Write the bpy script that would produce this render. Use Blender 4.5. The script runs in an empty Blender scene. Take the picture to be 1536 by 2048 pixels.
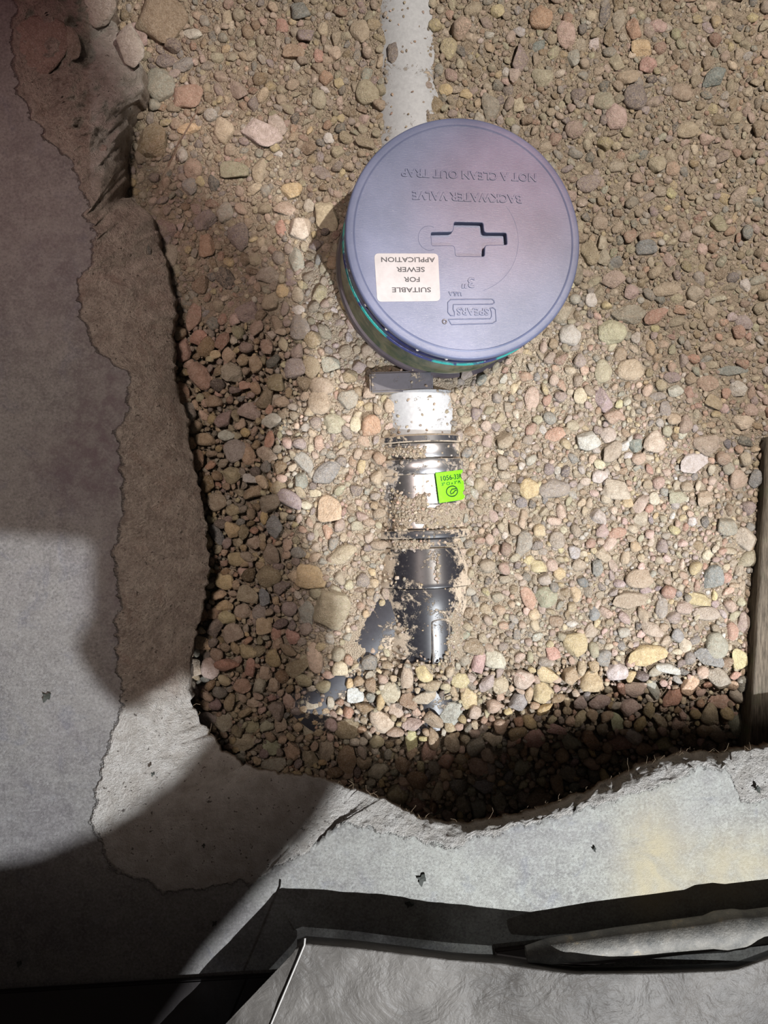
import bpy, bmesh, math, random
import numpy as np
from mathutils import Vector, Matrix, Euler

random.seed(7); rng = np.random.default_rng(7)
C = bpy.context.scene.collection
F = 1420.0      # focal length in pixels of a 1536 wide frame
D = 0.62        # camera height over the slab
def W(px, py, z):
    s = (D - z) / F
    return Vector(((px - 768) * s, (1024 - py) * s, z))

# ------------------------------------------------------------------ camera
cd = bpy.data.cameras.new('camera'); cam = bpy.data.objects.new('camera', cd); C.objects.link(cam)
cam.location = (0, 0, D); cam.rotation_euler = (0, 0, 0)
cd.sensor_fit = 'VERTICAL'; cd.sensor_height = 36.0; cd.lens = 36.0 * F / 2048.0; cd.clip_start = 0.02; cd.clip_end = 50
bpy.context.scene.camera = cam
# ------------------------------------------------------------------ world and lights
sc = bpy.context.scene
sc.view_settings.view_transform = 'Standard'; sc.view_settings.look = 'None'
sc.view_settings.gamma = 1.0; sc.view_settings.use_curve_mapping = False
sc.view_settings.exposure = -0.08
wd = bpy.data.worlds.new('world'); sc.world = wd; wd.use_nodes = True
wd.node_tree.nodes['Background'].inputs[0].default_value = (1.0, 0.83, 0.75, 1)
wd.node_tree.nodes['Background'].inputs[1].default_value = 0.043
def lamp(name, kind, loc, power, col, radius, aim=None, size=None, blend=0.5):
    l = bpy.data.lights.new(name, kind); l.energy = power; l.color = col
    if kind != 'AREA': l.shadow_soft_size = radius
    else: l.size = radius
    if kind == 'SPOT': l.spot_size = math.radians(size); l.spot_blend = blend
    o = bpy.data.objects.new(name, l); C.objects.link(o); o.location = loc
    if aim is not None:
        o.rotation_euler = (Vector(aim) - Vector(loc)).to_track_quat('-Z', 'Y').to_euler()
    return o
S0 = D / F
def G(px, py, z):   # a place over the floor, measured along the floor
    return Vector(((px - 768) * S0, (1024 - py) * S0, z))
LA = G(2560, 3500, 1.5)
LB = G(1930, 120, 1.1)
lamp('work_lamp', 'SPOT', LA, 318, (0.94, 0.97, 1.0), 0.006, aim=G(900, 1690, 0.0), size=28, blend=0.42)
lamp('second_lamp', 'SPOT', LB, 98, (1.0, 0.90, 0.80), 0.010, aim=G(900, 500, -0.08), size=66, blend=0.6)
lamp('phone_torch', 'POINT', G(935, 930, 0.66), 0.16, (0.95, 0.97, 1.0), 0.006)
lamp('fill_lamp', 'SPOT', G(350, 480, 1.0), 29.0, (1.0, 0.82, 0.72), 0.06, aim=G(260, 800, 0.0), size=47, blend=1.0)
lamp('red_lamp', 'SPOT', G(1890, -478, 0.8), 12.0, (1.0, 0.16, 0.06), 0.022, aim=G(1010, 400, 0.0), size=11, blend=0.8)
lamp('pink_tint_light', 'SPOT', G(-250, 60, 0.5), 1.7, (1.0, 0.35, 0.38), 0.03, aim=G(0, 150, 0.0), size=60, blend=1.0)  # added light for the pink tint at upper left, no known lamp

# ------------------------------------------------------------------ numpy noise
def _h(ix, iy, seed):
    n = (ix.astype(np.int64) * 374761393 + iy.astype(np.int64) * 668265263 + seed * 974634777) & 0x7fffffff
    n = ((n ^ (n >> 13)) * 1274126177) & 0x7fffffff
    n = n ^ (n >> 16)
    return (n & 0xffff) / 65535.0
def vn(x, y, seed=0):
    x = np.asarray(x, float); y = np.asarray(y, float)
    ix = np.floor(x); iy = np.floor(y); fx = x - ix; fy = y - iy
    fx = fx * fx * (3 - 2 * fx); fy = fy * fy * (3 - 2 * fy)
    a = _h(ix, iy, seed); b = _h(ix + 1, iy, seed); c = _h(ix, iy + 1, seed); d = _h(ix + 1, iy + 1, seed)
    return (a * (1 - fx) + b * fx) * (1 - fy) + (c * (1 - fx) + d * fx) * fy
def fbm(x, y, o=4, seed=0):
    t = 0; a = 0.5; n = 0
    for k in range(o):
        t = t + a * vn(x * 2 ** k, y * 2 ** k, seed + k * 17); n += a; a *= 0.5
    return t / n * 2 - 1

# ------------------------------------------------------------------ material helper
class M:
    def __init__(s, name, rough=0.8, metal=0.0, spec=0.4):
        s.m = bpy.data.materials.new(name); s.m.use_nodes = True; s.t = s.m.node_tree; s.N = s.t.nodes; s.L = s.t.links
        s.b = s.N['Principled BSDF']; s.b.inputs['Roughness'].default_value = rough
        s.b.inputs['Metallic'].default_value = metal; s.b.inputs['Specular IOR Level'].default_value = spec
        s.pos = s.N.new('ShaderNodeNewGeometry')
    def put(s, sock, v):
        if isinstance(v, bpy.types.NodeSocket): s.L.new(v, sock)
        elif isinstance(v, (tuple, list)) and len(v) == 3 and sock.type == 'RGBA': sock.default_value = (*v, 1)
        else: sock.default_value = v
    def noise(s, scale, detail=4, rough=0.55, dist=0.0, vec=None, color=False):
        n = s.N.new('ShaderNodeTexNoise'); n.inputs['Scale'].default_value = scale; n.inputs['Detail'].default_value = detail
        n.inputs['Roughness'].default_value = rough; n.inputs['Distortion'].default_value = dist
        s.L.new(vec or s.pos.outputs['Position'], n.inputs['Vector'])
        return n.outputs['Color' if color else 'Fac']
    def voro(s, scale, feature='F1', out='Distance', vec=None):
        n = s.N.new('ShaderNodeTexVoronoi'); n.feature = feature; n.inputs['Scale'].default_value = scale
        s.L.new(vec or s.pos.outputs['Position'], n.inputs['Vector']); return n.outputs[out]
    def ramp(s, f, a, b, ca=0.0, cb=1.0):
        n = s.N.new('ShaderNodeMapRange'); n.clamp = True
        s.put(n.inputs[0], f); n.inputs[1].default_value = a; n.inputs[2].default_value = b
        n.inputs[3].default_value = ca; n.inputs[4].default_value = cb; return n.outputs[0]
    def math(s, op, a, b=0.0):
        n = s.N.new('ShaderNodeMath'); n.operation = op; s.put(n.inputs[0], a); s.put(n.inputs[1], b); return n.outputs[0]
    def mix(s, f, a, b, mode='MIX'):
        n = s.N.new('ShaderNodeMix'); n.data_type = 'RGBA'; n.blend_type = mode
        s.put(n.inputs[0], f); s.put(n.inputs[6], a); s.put(n.inputs[7], b); return n.outputs[2]
    def attr(s, name, out='Color'):
        n = s.N.new('ShaderNodeAttribute'); n.attribute_name = name; return n.outputs[out]
    def bump(s, h, dist=0.001, strength=1.0):
        n = s.N.new('ShaderNodeBump'); n.inputs['Distance'].default_value = dist; n.inputs['Strength'].default_value = strength
        s.L.new(h, n.inputs['Height']); s.L.new(n.outputs[0], s.b.inputs['Normal']); return n
    def col(s, v): s.put(s.b.inputs['Base Color'], v); return s
    def sepn(s, i):
        n = s.N.new('ShaderNodeSeparateXYZ'); s.L.new(s.pos.outputs['Normal'], n.inputs[0]); return n.outputs[i]
    def sepp(s, i):
        n = s.N.new('ShaderNodeSeparateXYZ'); s.L.new(s.pos.outputs['Position'], n.inputs[0]); return n.outputs[i]

SAND = (0.50, 0.42, 0.33)
def stone_mat(name, obj_color):
    m = M(name, rough=0.88, spec=0.22)
    if obj_color:
        oi = m.N.new('ShaderNodeObjectInfo'); base, al = oi.outputs['Color'], oi.outputs['Alpha']
    else:
        base, al = m.attr('Col'), m.attr('Col', 'Alpha')
    n1 = m.noise(210, 5, 0.65); n2 = m.noise(800, 4, 0.75); n3 = m.noise(340, 5, 0.75, 1.5); n4 = m.noise(1900, 2, 0.6)
    c = m.mix(m.ramp(n1, 0.36, 0.64, 0, 0.85), base, m.mix(1.0, base, (0.66, 0.62, 0.58), 'MULTIPLY'))
    c = m.mix(m.ramp(n2, 0.54, 0.66, 0, 0.5), c, (0.74, 0.69, 0.62))
    c = m.mix(m.ramp(n2, 0.46, 0.34, 0, 0.6), c, m.mix(1.0, base, (0.38, 0.34, 0.31), 'MULTIPLY'))
    c = m.mix(m.ramp(n4, 0.60, 0.68, 0, 0.35), c, (0.08, 0.07, 0.06))
    d = m.math('MULTIPLY', m.ramp(n3, 0.42, 0.60), al)
    c = m.mix(d, c, SAND)
    m.col(c)
    m.bump(m.math('ADD', m.math('MULTIPLY', n1, 1.6), m.math('ADD', m.math('MULTIPLY', n2, 0.9), m.math('MULTIPLY', d, 0.3))), 0.0022, 1.0)
    return m.m
STONE_OBJ = stone_mat('stone', True); STONE_MESH = stone_mat('gravel', False)

m = M('sand', rough=0.95, spec=0.15)
n1 = m.noise(60, 4); n2 = m.noise(1100, 3, 0.7); v = m.voro(700)
c = m.mix(m.ramp(n1, 0.35, 0.65), (0.40, 0.33, 0.25), (0.53, 0.45, 0.35))
c = m.mix(m.ramp(n2, 0.55, 0.70, 0, 0.6), c, (0.64, 0.57, 0.47)); c = m.mix(m.ramp(n2, 0.45, 0.32, 0, 0.7), c, (0.19, 0.14, 0.10))
m.col(c); m.bump(m.math('ADD', n2, m.math('MULTIPLY', v, -0.9)), 0.0035, 1.0); SANDM = m.m

m = M('concrete', rough=0.88, spec=0.3)
brk = m.attr('brk', 'Fac'); dirt = m.attr('dirt', 'Fac'); pale = m.attr('pale', 'Fac'); stain = m.attr('stain', 'Fac'); ochre = m.attr('ochre', 'Fac')
nA = m.noise(14, 6, 0.62); nB = m.noise(70, 5, 0.65); nC = m.noise(420, 4, 0.7); nD = m.noise(1500, 3, 0.7); nE = m.noise(32, 5, 0.6, 1.0)
fin = m.mix(m.ramp(nA, 0.35, 0.65), (0.255, 0.245, 0.24), (0.37, 0.36, 0.345))
fin = m.mix(m.ramp(nB, 0.40, 0.66, 0, 0.75), fin, (0.43, 0.425, 0.405))
fin = m.mix(m.ramp(nE, 0.56, 0.68, 0, 0.55), fin, (0.27, 0.275, 0.31))
fin = m.mix(m.ramp(nC, 0.52, 0.64, 0, 0.55), fin, (0.54, 0.53, 0.52))
fin = m.mix(m.ramp(m.noise(9, 5, 0.6), 0.50, 0.62, 0, 0.6), fin, m.mix(1.0, fin, (0.84, 0.82, 0.88), 'MULTIPLY'))
fin = m.mix(m.ramp(m.noise(170, 6, 0.8, 0.8), 0.52, 0.60, 0, 0.5), fin, (0.50, 0.50, 0.49))
fin = m.mix(m.ramp(nC, 0.47, 0.34, 0, 0.6), fin, (0.17, 0.165, 0.17))
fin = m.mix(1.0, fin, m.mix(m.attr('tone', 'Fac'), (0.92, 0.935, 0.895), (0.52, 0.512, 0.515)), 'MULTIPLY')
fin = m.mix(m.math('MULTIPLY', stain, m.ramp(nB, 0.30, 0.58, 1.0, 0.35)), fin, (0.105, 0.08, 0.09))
fin = m.mix(m.math('MULTIPLY', ochre, m.ramp(nE, 0.3, 0.6, 0.35, 0.9)), fin, (0.46, 0.40, 0.27))
bro = m.mix(m.ramp(nB, 0.38, 0.62), (0.42, 0.35, 0.30), (0.64, 0.565, 0.49))
bro = m.mix(m.ramp(nE, 0.54, 0.66, 0, 0.5), bro, (0.46, 0.33, 0.27))
bro = m.mix(m.ramp(nC, 0.50, 0.40, 0, 0.42), bro, (0.26, 0.22, 0.19))
bro = m.mix(m.ramp(nC, 0.53, 0.62, 0, 0.5), bro, (0.72, 0.66, 0.60))
bro = m.mix(m.math('MULTIPLY', pale, 0.85), bro, m.mix(m.ramp(nB, 0.38, 0.62), (0.64, 0.60, 0.55), (0.82, 0.79, 0.75)))
bro = m.mix(m.ramp(nD, 0.44, 0.36, 0, 0.5), bro, (0.25, 0.21, 0.18))
bro = m.mix(m.ramp(m.noise(300, 2, 0.5), 0.33, 0.29, 0, 0.85), bro, (0.12, 0.10, 0.085))
edge = m.ramp(m.math('ADD', brk, m.math('MULTIPLY', m.math('SUBTRACT', m.noise(90, 5, 0.7), 0.5), 0.9)), 0.42, 0.58)
c = m.mix(edge, fin, bro)
c = m.mix(dirt, c, m.mix(nB, (0.10, 0.065, 0.04), (0.26, 0.18, 0.12)))
m.col(c)
h = m.math('ADD', m.math('MULTIPLY', m.math('ADD', m.math('MULTIPLY', nC, 1.2), m.math('MULTIPLY', nB, 2.2)), m.math('ADD', m.math('MULTIPLY', edge, 0.9), 0.05)),
           m.math('MULTIPLY', nD, m.math('ADD', m.math('MULTIPLY', edge, 0.5), 0.12)))
m.bump(m.math('ADD', h, m.math('MULTIPLY', edge, 0.04)), 0.0065, 1.0); CONC = m.m

def dusty(name, colr, rough, metal=0.0, dust=0.5, spec=0.5, dustc=SAND, brushed=False):
    m = M(name, rough=rough, metal=metal, spec=spec)
    nz = m.ramp(m.sepn(2), 0.98, 0.60, 0.0, 0.16)
    n1 = m.noise(38, 5, 0.7, 0.6); n2 = m.noise(1300, 3, 0.8); n3 = m.noise(260, 4, 0.7)
    f = m.math('ADD', m.math('ADD', m.math('MULTIPLY', n1, 0.55), m.math('MULTIPLY', n3, 0.25)), m.math('ADD', m.math('MULTIPLY', n2, 0.2), nz))
    k = m.ramp(f, 0.72 - dust * 0.3, 0.76 - dust * 0.3)
    c = m.mix(m.ramp(n3, 0.3, 0.7), colr, tuple(min(1, x * 1.25 + 0.005) for x in colr))
    c = m.mix(k, c, m.mix(m.ramp(n2, 0.4, 0.6), dustc, tuple(x * 0.6 for x in dustc)))
    m.col(c); m.put(m.b.inputs['Roughness'], m.mix(k, (rough,) * 3, (0.95,) * 3))
    if metal: m.put(m.b.inputs['Metallic'], m.ramp(k, 0, 1, metal, 0))
    m.bump(m.math('MULTIPLY', k, m.math('ADD', n2, 0.4)), 0.0012, 0.7)
    return m.m
WHITE_PVC = dusty('white_pvc', (0.30, 0.312, 0.33), 0.42, dust=0.42)
RUBBER = dusty('black_rubber', (0.018, 0.019, 0.024), 0.42, dust=0.56)
STEEL = dusty('steel_band', (0.33, 0.33, 0.345), 0.30, 0.95, dust=0.48)
ABS = dusty('black_abs', (0.012, 0.012, 0.016), 0.36, dust=0.58)
ABS2 = dusty('dusty_black_abs', (0.02, 0.021, 0.028), 0.5, dust=0.62)
GREYP = dusty('dark_grey_plastic', (0.045, 0.045, 0.058), 0.5, dust=0.62)

m = M('cap_plastic', rough=0.40, spec=0.28)
mp = m.N.new('ShaderNodeMapping'); mp.inputs['Scale'].default_value = (1, 6, 1); mp.inputs['Rotation'].default_value = (0, 0, 0.5)
m.L.new(m.pos.outputs['Position'], mp.inputs[0])
n1 = m.noise(22, 5, 0.6); n2 = m.noise(240, 4, 0.8, vec=mp.outputs[0]); n3 = m.noise(1500, 2, 0.6)
c = m.mix(m.ramp(n1, 0.35, 0.65), (0.078, 0.093, 0.160), (0.108, 0.124, 0.205))
c = m.mix(m.ramp(n2, 0.60, 0.78, 0, 0.35), c, (0.15, 0.16, 0.23)); c = m.mix(m.ramp(n3, 0.70, 0.76, 0, 0.5), c, (0.5, 0.5, 0.5))
m.col(c); m.put(m.b.inputs['Roughness'], m.ramp(n2, 0.3, 0.8, 0.29, 0.42)); m.bump(n2, 0.0002, 0.5); CAP = m.m
m = M('riser_plastic', rough=0.22, spec=0.6); n1 = m.noise(35, 5, 0.6, 1.0)
m.col(m.mix(m.ramp(n1, 0.35, 0.65), (0.035, 0.055, 0.035), (0.13, 0.12, 0.075))); BODY = m.m
m = M('riser_rim', rough=0.3, spec=0.6); m.col(m.mix(m.noise(60), (0.02, 0.02, 0.03), (0.10, 0.08, 0.09))); RIMM = m.m
m = M('teal_cement', rough=0.2, spec=0.6); n1 = m.noise(45, 3)
m.col(m.mix(m.ramp(n1, 0.50, 0.56), (0.03, 0.33, 0.31), (0.03, 0.04, 0.14))); m.bump(m.noise(300), 0.001); TEAL = m.m
m = M('purple_primer', rough=0.3, spec=0.5); n1 = m.noise(50, 3)
m.col(m.mix(m.ramp(n1, 0.4, 0.6), (0.010, 0.010, 0.035), (0.025, 0.03, 0.10))); PRIM = m.m
m = M('dark_gap', rough=0.6); m.col((0.015, 0.015, 0.02)); GAPM = m.m
m = M('white_nub', rough=0.4); m.col((0.70, 0.66, 0.62)); NUB = m.m
m = M('paper_label', rough=0.55, spec=0.3); m.col(m.mix(m.ramp(m.noise(90, 5, 0.7), 0.4, 0.7), (0.35, 0.335, 0.35), (0.30, 0.287, 0.297))); PAPER = m.m
m = M('label_ink', rough=0.6); m.col((0.04, 0.038, 0.045)); INK = m.m
m = M('green_label', rough=0.55, spec=0.2); m.col(m.mix(m.ramp(m.noise(300, 3), 0.5, 0.7, 0, 0.25), (0.15, 0.72, 0.012), (0.25, 0.6, 0.06))); GREEN = m.m
m = M('black_ink', rough=0.6); m.col((0.015, 0.03, 0.01)); BLACKINK = m.m
m = M('weathered_wood', rough=0.85)
mp = m.N.new('ShaderNodeMapping'); mp.inputs['Scale'].default_value = (10, 0.9, 10); m.L.new(m.pos.outputs['Position'], mp.inputs[0])
n1 = m.noise(60, 6, 0.7, vec=mp.outputs[0]); n2 = m.noise(30, 4)
c = m.mix(m.ramp(n1, 0.35, 0.65), (0.05, 0.04, 0.03), (0.18, 0.15, 0.115)); c = m.mix(m.ramp(n2, 0.56, 0.66, 0, 0.7), c, (0.09, 0.10, 0.06))
m.col(c); m.bump(n1, 0.002, 1.0); WOOD = m.m
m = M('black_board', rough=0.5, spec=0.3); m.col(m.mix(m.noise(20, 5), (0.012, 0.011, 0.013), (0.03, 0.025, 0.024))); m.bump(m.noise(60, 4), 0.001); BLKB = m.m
m = M('brown_board', rough=0.7, spec=0.3); m.col(m.mix(m.noise(18, 5), (0.03, 0.022, 0.018), (0.06, 0.045, 0.038))); BRNB = m.m
m = M('grey_pole', rough=0.55, metal=0.0, spec=0.3); n1 = m.noise(55, 6, 0.7); n2 = m.noise(500, 4, 0.7)
c = m.mix(m.ramp(n1, 0.35, 0.62), (0.10, 0.097, 0.09), (0.22, 0.205, 0.18)); c = m.mix(m.ramp(n1, 0.60, 0.68, 0, 0.8), c, (0.38, 0.31, 0.20))
c = m.mix(m.ramp(n2, 0.58, 0.7, 0, 0.4), c, (0.4, 0.4, 0.37)); m.col(c); m.bump(n2, 0.0006); POLE = m.m
m = M('plastic_film', rough=0.5, spec=0.22)
n1 = m.noise(9, 4, 0.6); n2 = m.math('ADD', m.noise(14, 5, 0.55, 1.8), m.math('MULTIPLY', m.noise(60, 4, 0.6, 2.0), 0.25))
m.col(m.mix(m.ramp(n1, 0.35, 0.65), (0.060, 0.053, 0.047), (0.150, 0.138, 0.126)))
m.put(m.b.inputs['Alpha'], m.ramp(n1, 0.35, 0.65, 0.80, 0.95))
m.bump(n2, 0.006, 0.8); FILM = m.m
m = M('film_fold_highlight', rough=0.45, spec=0.4); m.col((0.42, 0.40, 0.38)); FOLDM = m.m  # pale colour paints in the highlight along the fold of the film
m = M('packed_goods', rough=0.7); n1 = m.noise(16, 4)
m.col(m.mix(m.ramp(n1, 0.45, 0.6), (0.07, 0.06, 0.052), (0.13, 0.12, 0.115))); GOODS = m.m
m = M('black_flake', rough=0.7); m.col(m.mix(m.noise(200), (0.015, 0.016, 0.014), (0.05, 0.055, 0.045))); FLAKE = m.m
m = M('twig_bark', rough=0.8); m.col((0.16, 0.11, 0.08)); TWIG = m.m
m = M('root_fibre', rough=0.7); m.col((0.30, 0.22, 0.14)); FIBRE = m.m
m = M('blocker_board', rough=0.9); m.col((0.08, 0.06, 0.05)); BLOCKER = m.m  # for the unseen boards added to block lamp light

# ------------------------------------------------------------------ object helpers
def link(o, parent=None):
    C.objects.link(o)
    if parent is not None: o.parent = parent
    return o
def tag(o, label=None, cat=None, group=None, kind=None):
    if label: o['label'] = label
    if cat: o['category'] = cat
    if group: o['group'] = group
    if kind: o['kind'] = kind
    return o
def mesh_np(name, V, Fc, mat, parent=None, smooth=True, mk=3):
    me = bpy.data.meshes.new(name); V = np.asarray(V, np.float32); Fc = np.asarray(Fc, np.int32)
    me.vertices.add(len(V)); me.vertices.foreach_set('co', V.ravel())
    me.loops.add(Fc.size); me.loops.foreach_set('vertex_index', Fc.ravel())
    me.polygons.add(len(Fc)); me.polygons.foreach_set('loop_start', np.arange(0, Fc.size, Fc.shape[1], dtype=np.int32))
    me.polygons.foreach_set('use_smooth', np.full(len(Fc), smooth)); me.update(calc_edges=True); me.materials.append(mat)
    return link(bpy.data.objects.new(name, me), parent)
def fattr(o, name, vals):
    a = o.data.attributes.new(name, 'FLOAT', 'POINT'); a.data.foreach_set('value', np.asarray(vals, np.float32).ravel())
def grid_faces(nu, nv, closed=False):
    i = np.arange(nu - (0 if closed else 1)); j = np.arange(nv - 1); I, J = np.meshgrid(i, j, indexing='ij')
    I2 = (I + 1) % nu
    return np.stack([I * nv + J, I2 * nv + J, I2 * nv + J + 1, I * nv + J + 1], -1).reshape(-1, 4)
def bm_obj(name, bm, mat, parent=None, smooth=False):
    bmesh.ops.recalc_face_normals(bm, faces=bm.faces)
    me = bpy.data.meshes.new(name); bm.to_mesh(me); bm.free(); me.materials.append(mat)
    for p in me.polygons: p.use_smooth = smooth
    return link(bpy.data.objects.new(name, me), parent)
def box_obj(name, size, mat, parent=None, loc=(0, 0, 0), rot=(0, 0, 0), bev=0.001, cuts=0, jit=0):
    bm = bmesh.new(); bmesh.ops.create_cube(bm, size=1); bmesh.ops.scale(bm, vec=size, verts=bm.verts)
    bmesh.ops.bevel(bm, geom=bm.edges[:], offset=bev, segments=2, affect='EDGES')
    o = bm_obj(name, bm, mat, parent); o.location = loc; o.rotation_euler = rot; return o
def lathe(name, prof, mat, parent=None, n=128, mtx=None):
    # profile of (r, z) revolved about z
    a = np.linspace(0, 2 * math.pi, n, endpoint=False); P = np.array(prof)
    V = np.stack([np.outer(np.cos(a), P[:, 0]), np.outer(np.sin(a), P[:, 0]), np.tile(P[:, 1], (n, 1))], -1).reshape(-1, 3)
    if mtx is not None: V = V @ np.array(mtx.to_3x3()).T + np.array(mtx.translation)
    o = mesh_np(name, V, grid_faces(n, len(P), True), mat, parent)
    bm = bmesh.new(); bm.from_mesh(o.data); bmesh.ops.remove_doubles(bm, verts=bm.verts, dist=1e-6)
    bmesh.ops.recalc_face_normals(bm, faces=bm.faces); bm.to_mesh(o.data); bm.free()
    o.data.set_sharp_from_angle(angle=math.radians(40)); return o
def curve_obj(name, splines, bevel, mat, parent=None, cyclic=False, extrude=0.0, dim='3D', res=2):
    cu = bpy.data.curves.new(name, 'CURVE'); cu.dimensions = dim; cu.bevel_depth = bevel; cu.extrude = extrude; cu.bevel_resolution = res
    if dim == '2D': cu.fill_mode = 'BOTH'
    for pts in splines:
        sp = cu.splines.new('POLY'); sp.points.add(len(pts) - 1)
        for q, p in zip(sp.points, pts): q.co = (p[0], p[1], p[2] if len(p) > 2 else 0, 1)
        sp.use_cyclic_u = cyclic
    cu.materials.append(mat)
    o = bpy.data.objects.new(name, cu); C.objects.link(o)
    return to_mesh(o, name, mat, parent)
def to_mesh(o, name, mat, parent=None):
    dg = bpy.context.evaluated_depsgraph_get(); me = bpy.data.meshes.new_from_object(o.evaluated_get(dg)); me.name = name
    mw = o.matrix_world.copy(); old = o.data; bpy.data.objects.remove(o)
    if isinstance(old, bpy.types.Curve): bpy.data.curves.remove(old)
    me.materials.clear(); me.materials.append(mat)
    n = bpy.data.objects.new(name, me); return link(n, parent)
def text_obj(name, s, size, mat, parent=None, extrude=0.0003, bevel=0.0, width=None):
    cu = bpy.data.curves.new(name, 'FONT'); cu.body = s; cu.size = size; cu.extrude = extrude; cu.bevel_depth = bevel
    cu.offset = size * 0.018 if extrude < 0.0001 else 0.0
    cu.align_x = 'CENTER'; cu.align_y = 'CENTER'; cu.resolution_u = 3
    o = bpy.data.objects.new(name, cu); C.objects.link(o)
    n = to_mesh(o, name, mat, parent)
    co = np.empty(len(n.data.vertices) * 3, np.float32); n.data.vertices.foreach_get('co', co); co = co.reshape(-1, 3)
    if len(co):
        c = (co.max(0) + co.min(0)) / 2; co[:, :2] -= c[:2]
        if width: co[:, 0] *= width / (co[:, 0].max() - co[:, 0].min()); co[:, 1] *= size / (co[:, 1].max() - co[:, 1].min())
        n.data.vertices.foreach_set('co', co.ravel())
    return n
def rrect(x0, y0, x1, y1, r, k=5):
    pts = []
    for cx, cy, a0 in ((x1 - r, y1 - r, 0), (x0 + r, y1 - r, 90), (x0 + r, y0 + r, 180), (x1 - r, y0 + r, 270)):
        for i in range(k + 1):
            a = math.radians(a0 + 90 * i / k); pts.append((cx + r * math.cos(a), cy + r * math.sin(a)))
    return pts

# ------------------------------------------------------------------ floor slab with its broken edge
rows = np.array([
 (40,-300,200,-300,50),(40,-60,225,-40,50),(25,60,215,30,45),(30,150,235,62,45),(60,230,283,130,45),(90,270,286,180,45),
 (150,330,256,230,50),(170,400,250,300,55),(190,450,247,392,55),(195,490,300,425,50),(160,570,330,520,50),(165,640,352,620,50),
 (200,700,345,690,50),(255,740,350,770,50),(262,820,376,840,50),(232,870,380,900,50),(250,930,395,960,50),(244,1010,410,1030,50),
 (236,1090,419,1130,50),(244,1190,410,1200,48),(236,1270,390,1270,45),(248,1360,380,1340,42),(245,1420,380,1400,40),
 (215,1500,400,1440,36),(192,1580,440,1500,32),(190,1660,480,1530,30),(230,1730,520,1545,18),(320,1775,570,1550,14),
 (420,1780,620,1552,11),(530,1750,680,1572,9),(620,1690,730,1588,8),(690,1640,770,1600,8),(780,1665,815,1625,9),
 (860,1685,850,1640,10),(940,1680,930,1650,10),(1060,1640,1060,1627,10),(1150,1615,1180,1582,10),(1290,1580,1270,1540,10),
 (1380,1545,1330,1520,12),(1400,1535,1375,1504,12),(1450,1530,1440,1510,12),(1480,1590,1490,1500,12),(1560,1600,1560,1492,12),(1950,1600,1950,1480,12)], float)
d = np.r_[0, np.cumsum(np.hypot(*np.diff(rows[:, 2:4], axis=0).T) + 0.4 * np.hypot(*np.diff(rows[:, 0:2], axis=0).T))]
NU = 900; u = np.linspace(0, d[-1], NU); R = np.stack([np.interp(u, d, rows[:, k]) for k in range(5)], 1)
uu = u / 60.0
zz = np.zeros(NU)
wl = np.clip((1760 - R[:, 1]) / 120, 0, 1) * (R[:, 0] < 330); R[:, 0] += 14 * wl * fbm(uu * 1.5, zz, 5, 3); R[:, 1] += 14 * (1 - wl) * fbm(uu * 1.5, zz + 9, 5, 4)
R[:, 2] += 7 * fbm(uu * 3, zz + 3, 4, 5); R[:, 3] += 6 * fbm(uu * 3, zz + 5, 4, 6)
T = R[:, :2]; L = R[:, 2:4]; zl = -R[:, 4] / 1000
oc = []
for i, (a, b) in enumerate(rows[:, :2]):
    oc.append((-900, b) if i <= 22 else {23: (-900, 1650), 24: (-900, 1900), 25: (-900, 2300), 26: (-900, 2900), 27: (-250, 2900), 28: (150, 2900), 29: (400, 2900), 30: (560, 2900)}.get(i, (a, 2900)))
oc = np.array(oc, float); O = np.stack([np.interp(u, d, oc[:, 0]), np.interp(u, d, oc[:, 1])], 1)
pos = []; brk = []; dirt = []; pale = []
rubble = np.clip((430 - T[:, 1]) / 60, 0, 1) * (T[:, 0] < 400)
lowpart = np.clip((T[:, 1] - 1380) / 40, 0, 1)
n1r, n2r, n3r = 36, 34, 12
def toW(px, z):
    s = (D - z) / F; return np.stack([(px[:, 0] - 768) * s, (1024 - px[:, 1]) * s, z + 0 * px[:, 0]], 1)
for i in range(n1r):
    t = (i / n1r) ** 0.45; p = O + (T - O) * t
    z = 0.0006 * fbm(p[:, 0] / 90, p[:, 1] / 90, 4, 11)
    pos.append(toW(p, z)); brk.append(np.full(NU, 0.0 if i < n1r - 1 else 0.25)); dirt.append(zz); pale.append(lowpart)
for i in range(n2r):
    t = i / (n2r - 1); p = T + (L - T) * t
    prof = np.where(lowpart > 0.5, t ** 1.6, 0.35 * t + 0.65 * t ** 2.2)
    amp = np.minimum(1, 4 * t) * (1 - 0.5 * t ** 6) * (1 - 0.5 * np.clip((T[:, 1] - 1480) / 80, 0, 1))
    z = zl * prof - 0.0007 * min(1, 6 * t) + amp * (0.0034 + 0.010 * rubble) * fbm(p[:, 0] / 34, p[:, 1] / 34, 5, 21) \
        + amp * 0.004 * fbm(p[:, 0] / 90, p[:, 1] / 90, 2, 31) + 0.0022 * amp * fbm(p[:, 0] / 9, p[:, 1] / 9, 3, 41) - (0.0014 + 0.006 * rubble) * amp * np.abs(fbm(p[:, 0] / 20, p[:, 1] / 20, 4, 47))
    pos.append(toW(p, z)); brk.append(np.full(NU, 0.55 if i == 0 else 1.0)); dirt.append(zz)
    pl = np.maximum(lowpart, rubble * (p[:, 0] > 180) * 0.8); pale.append(pl)
P0 = pos[-1].copy(); zb = P0[:, 2]; rad = P0[:, :2] / np.linalg.norm(P0[:, :2], axis=1, keepdims=True)
lowR = np.clip((T[:, 1] - 1480) / 80, 0, 1)
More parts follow.
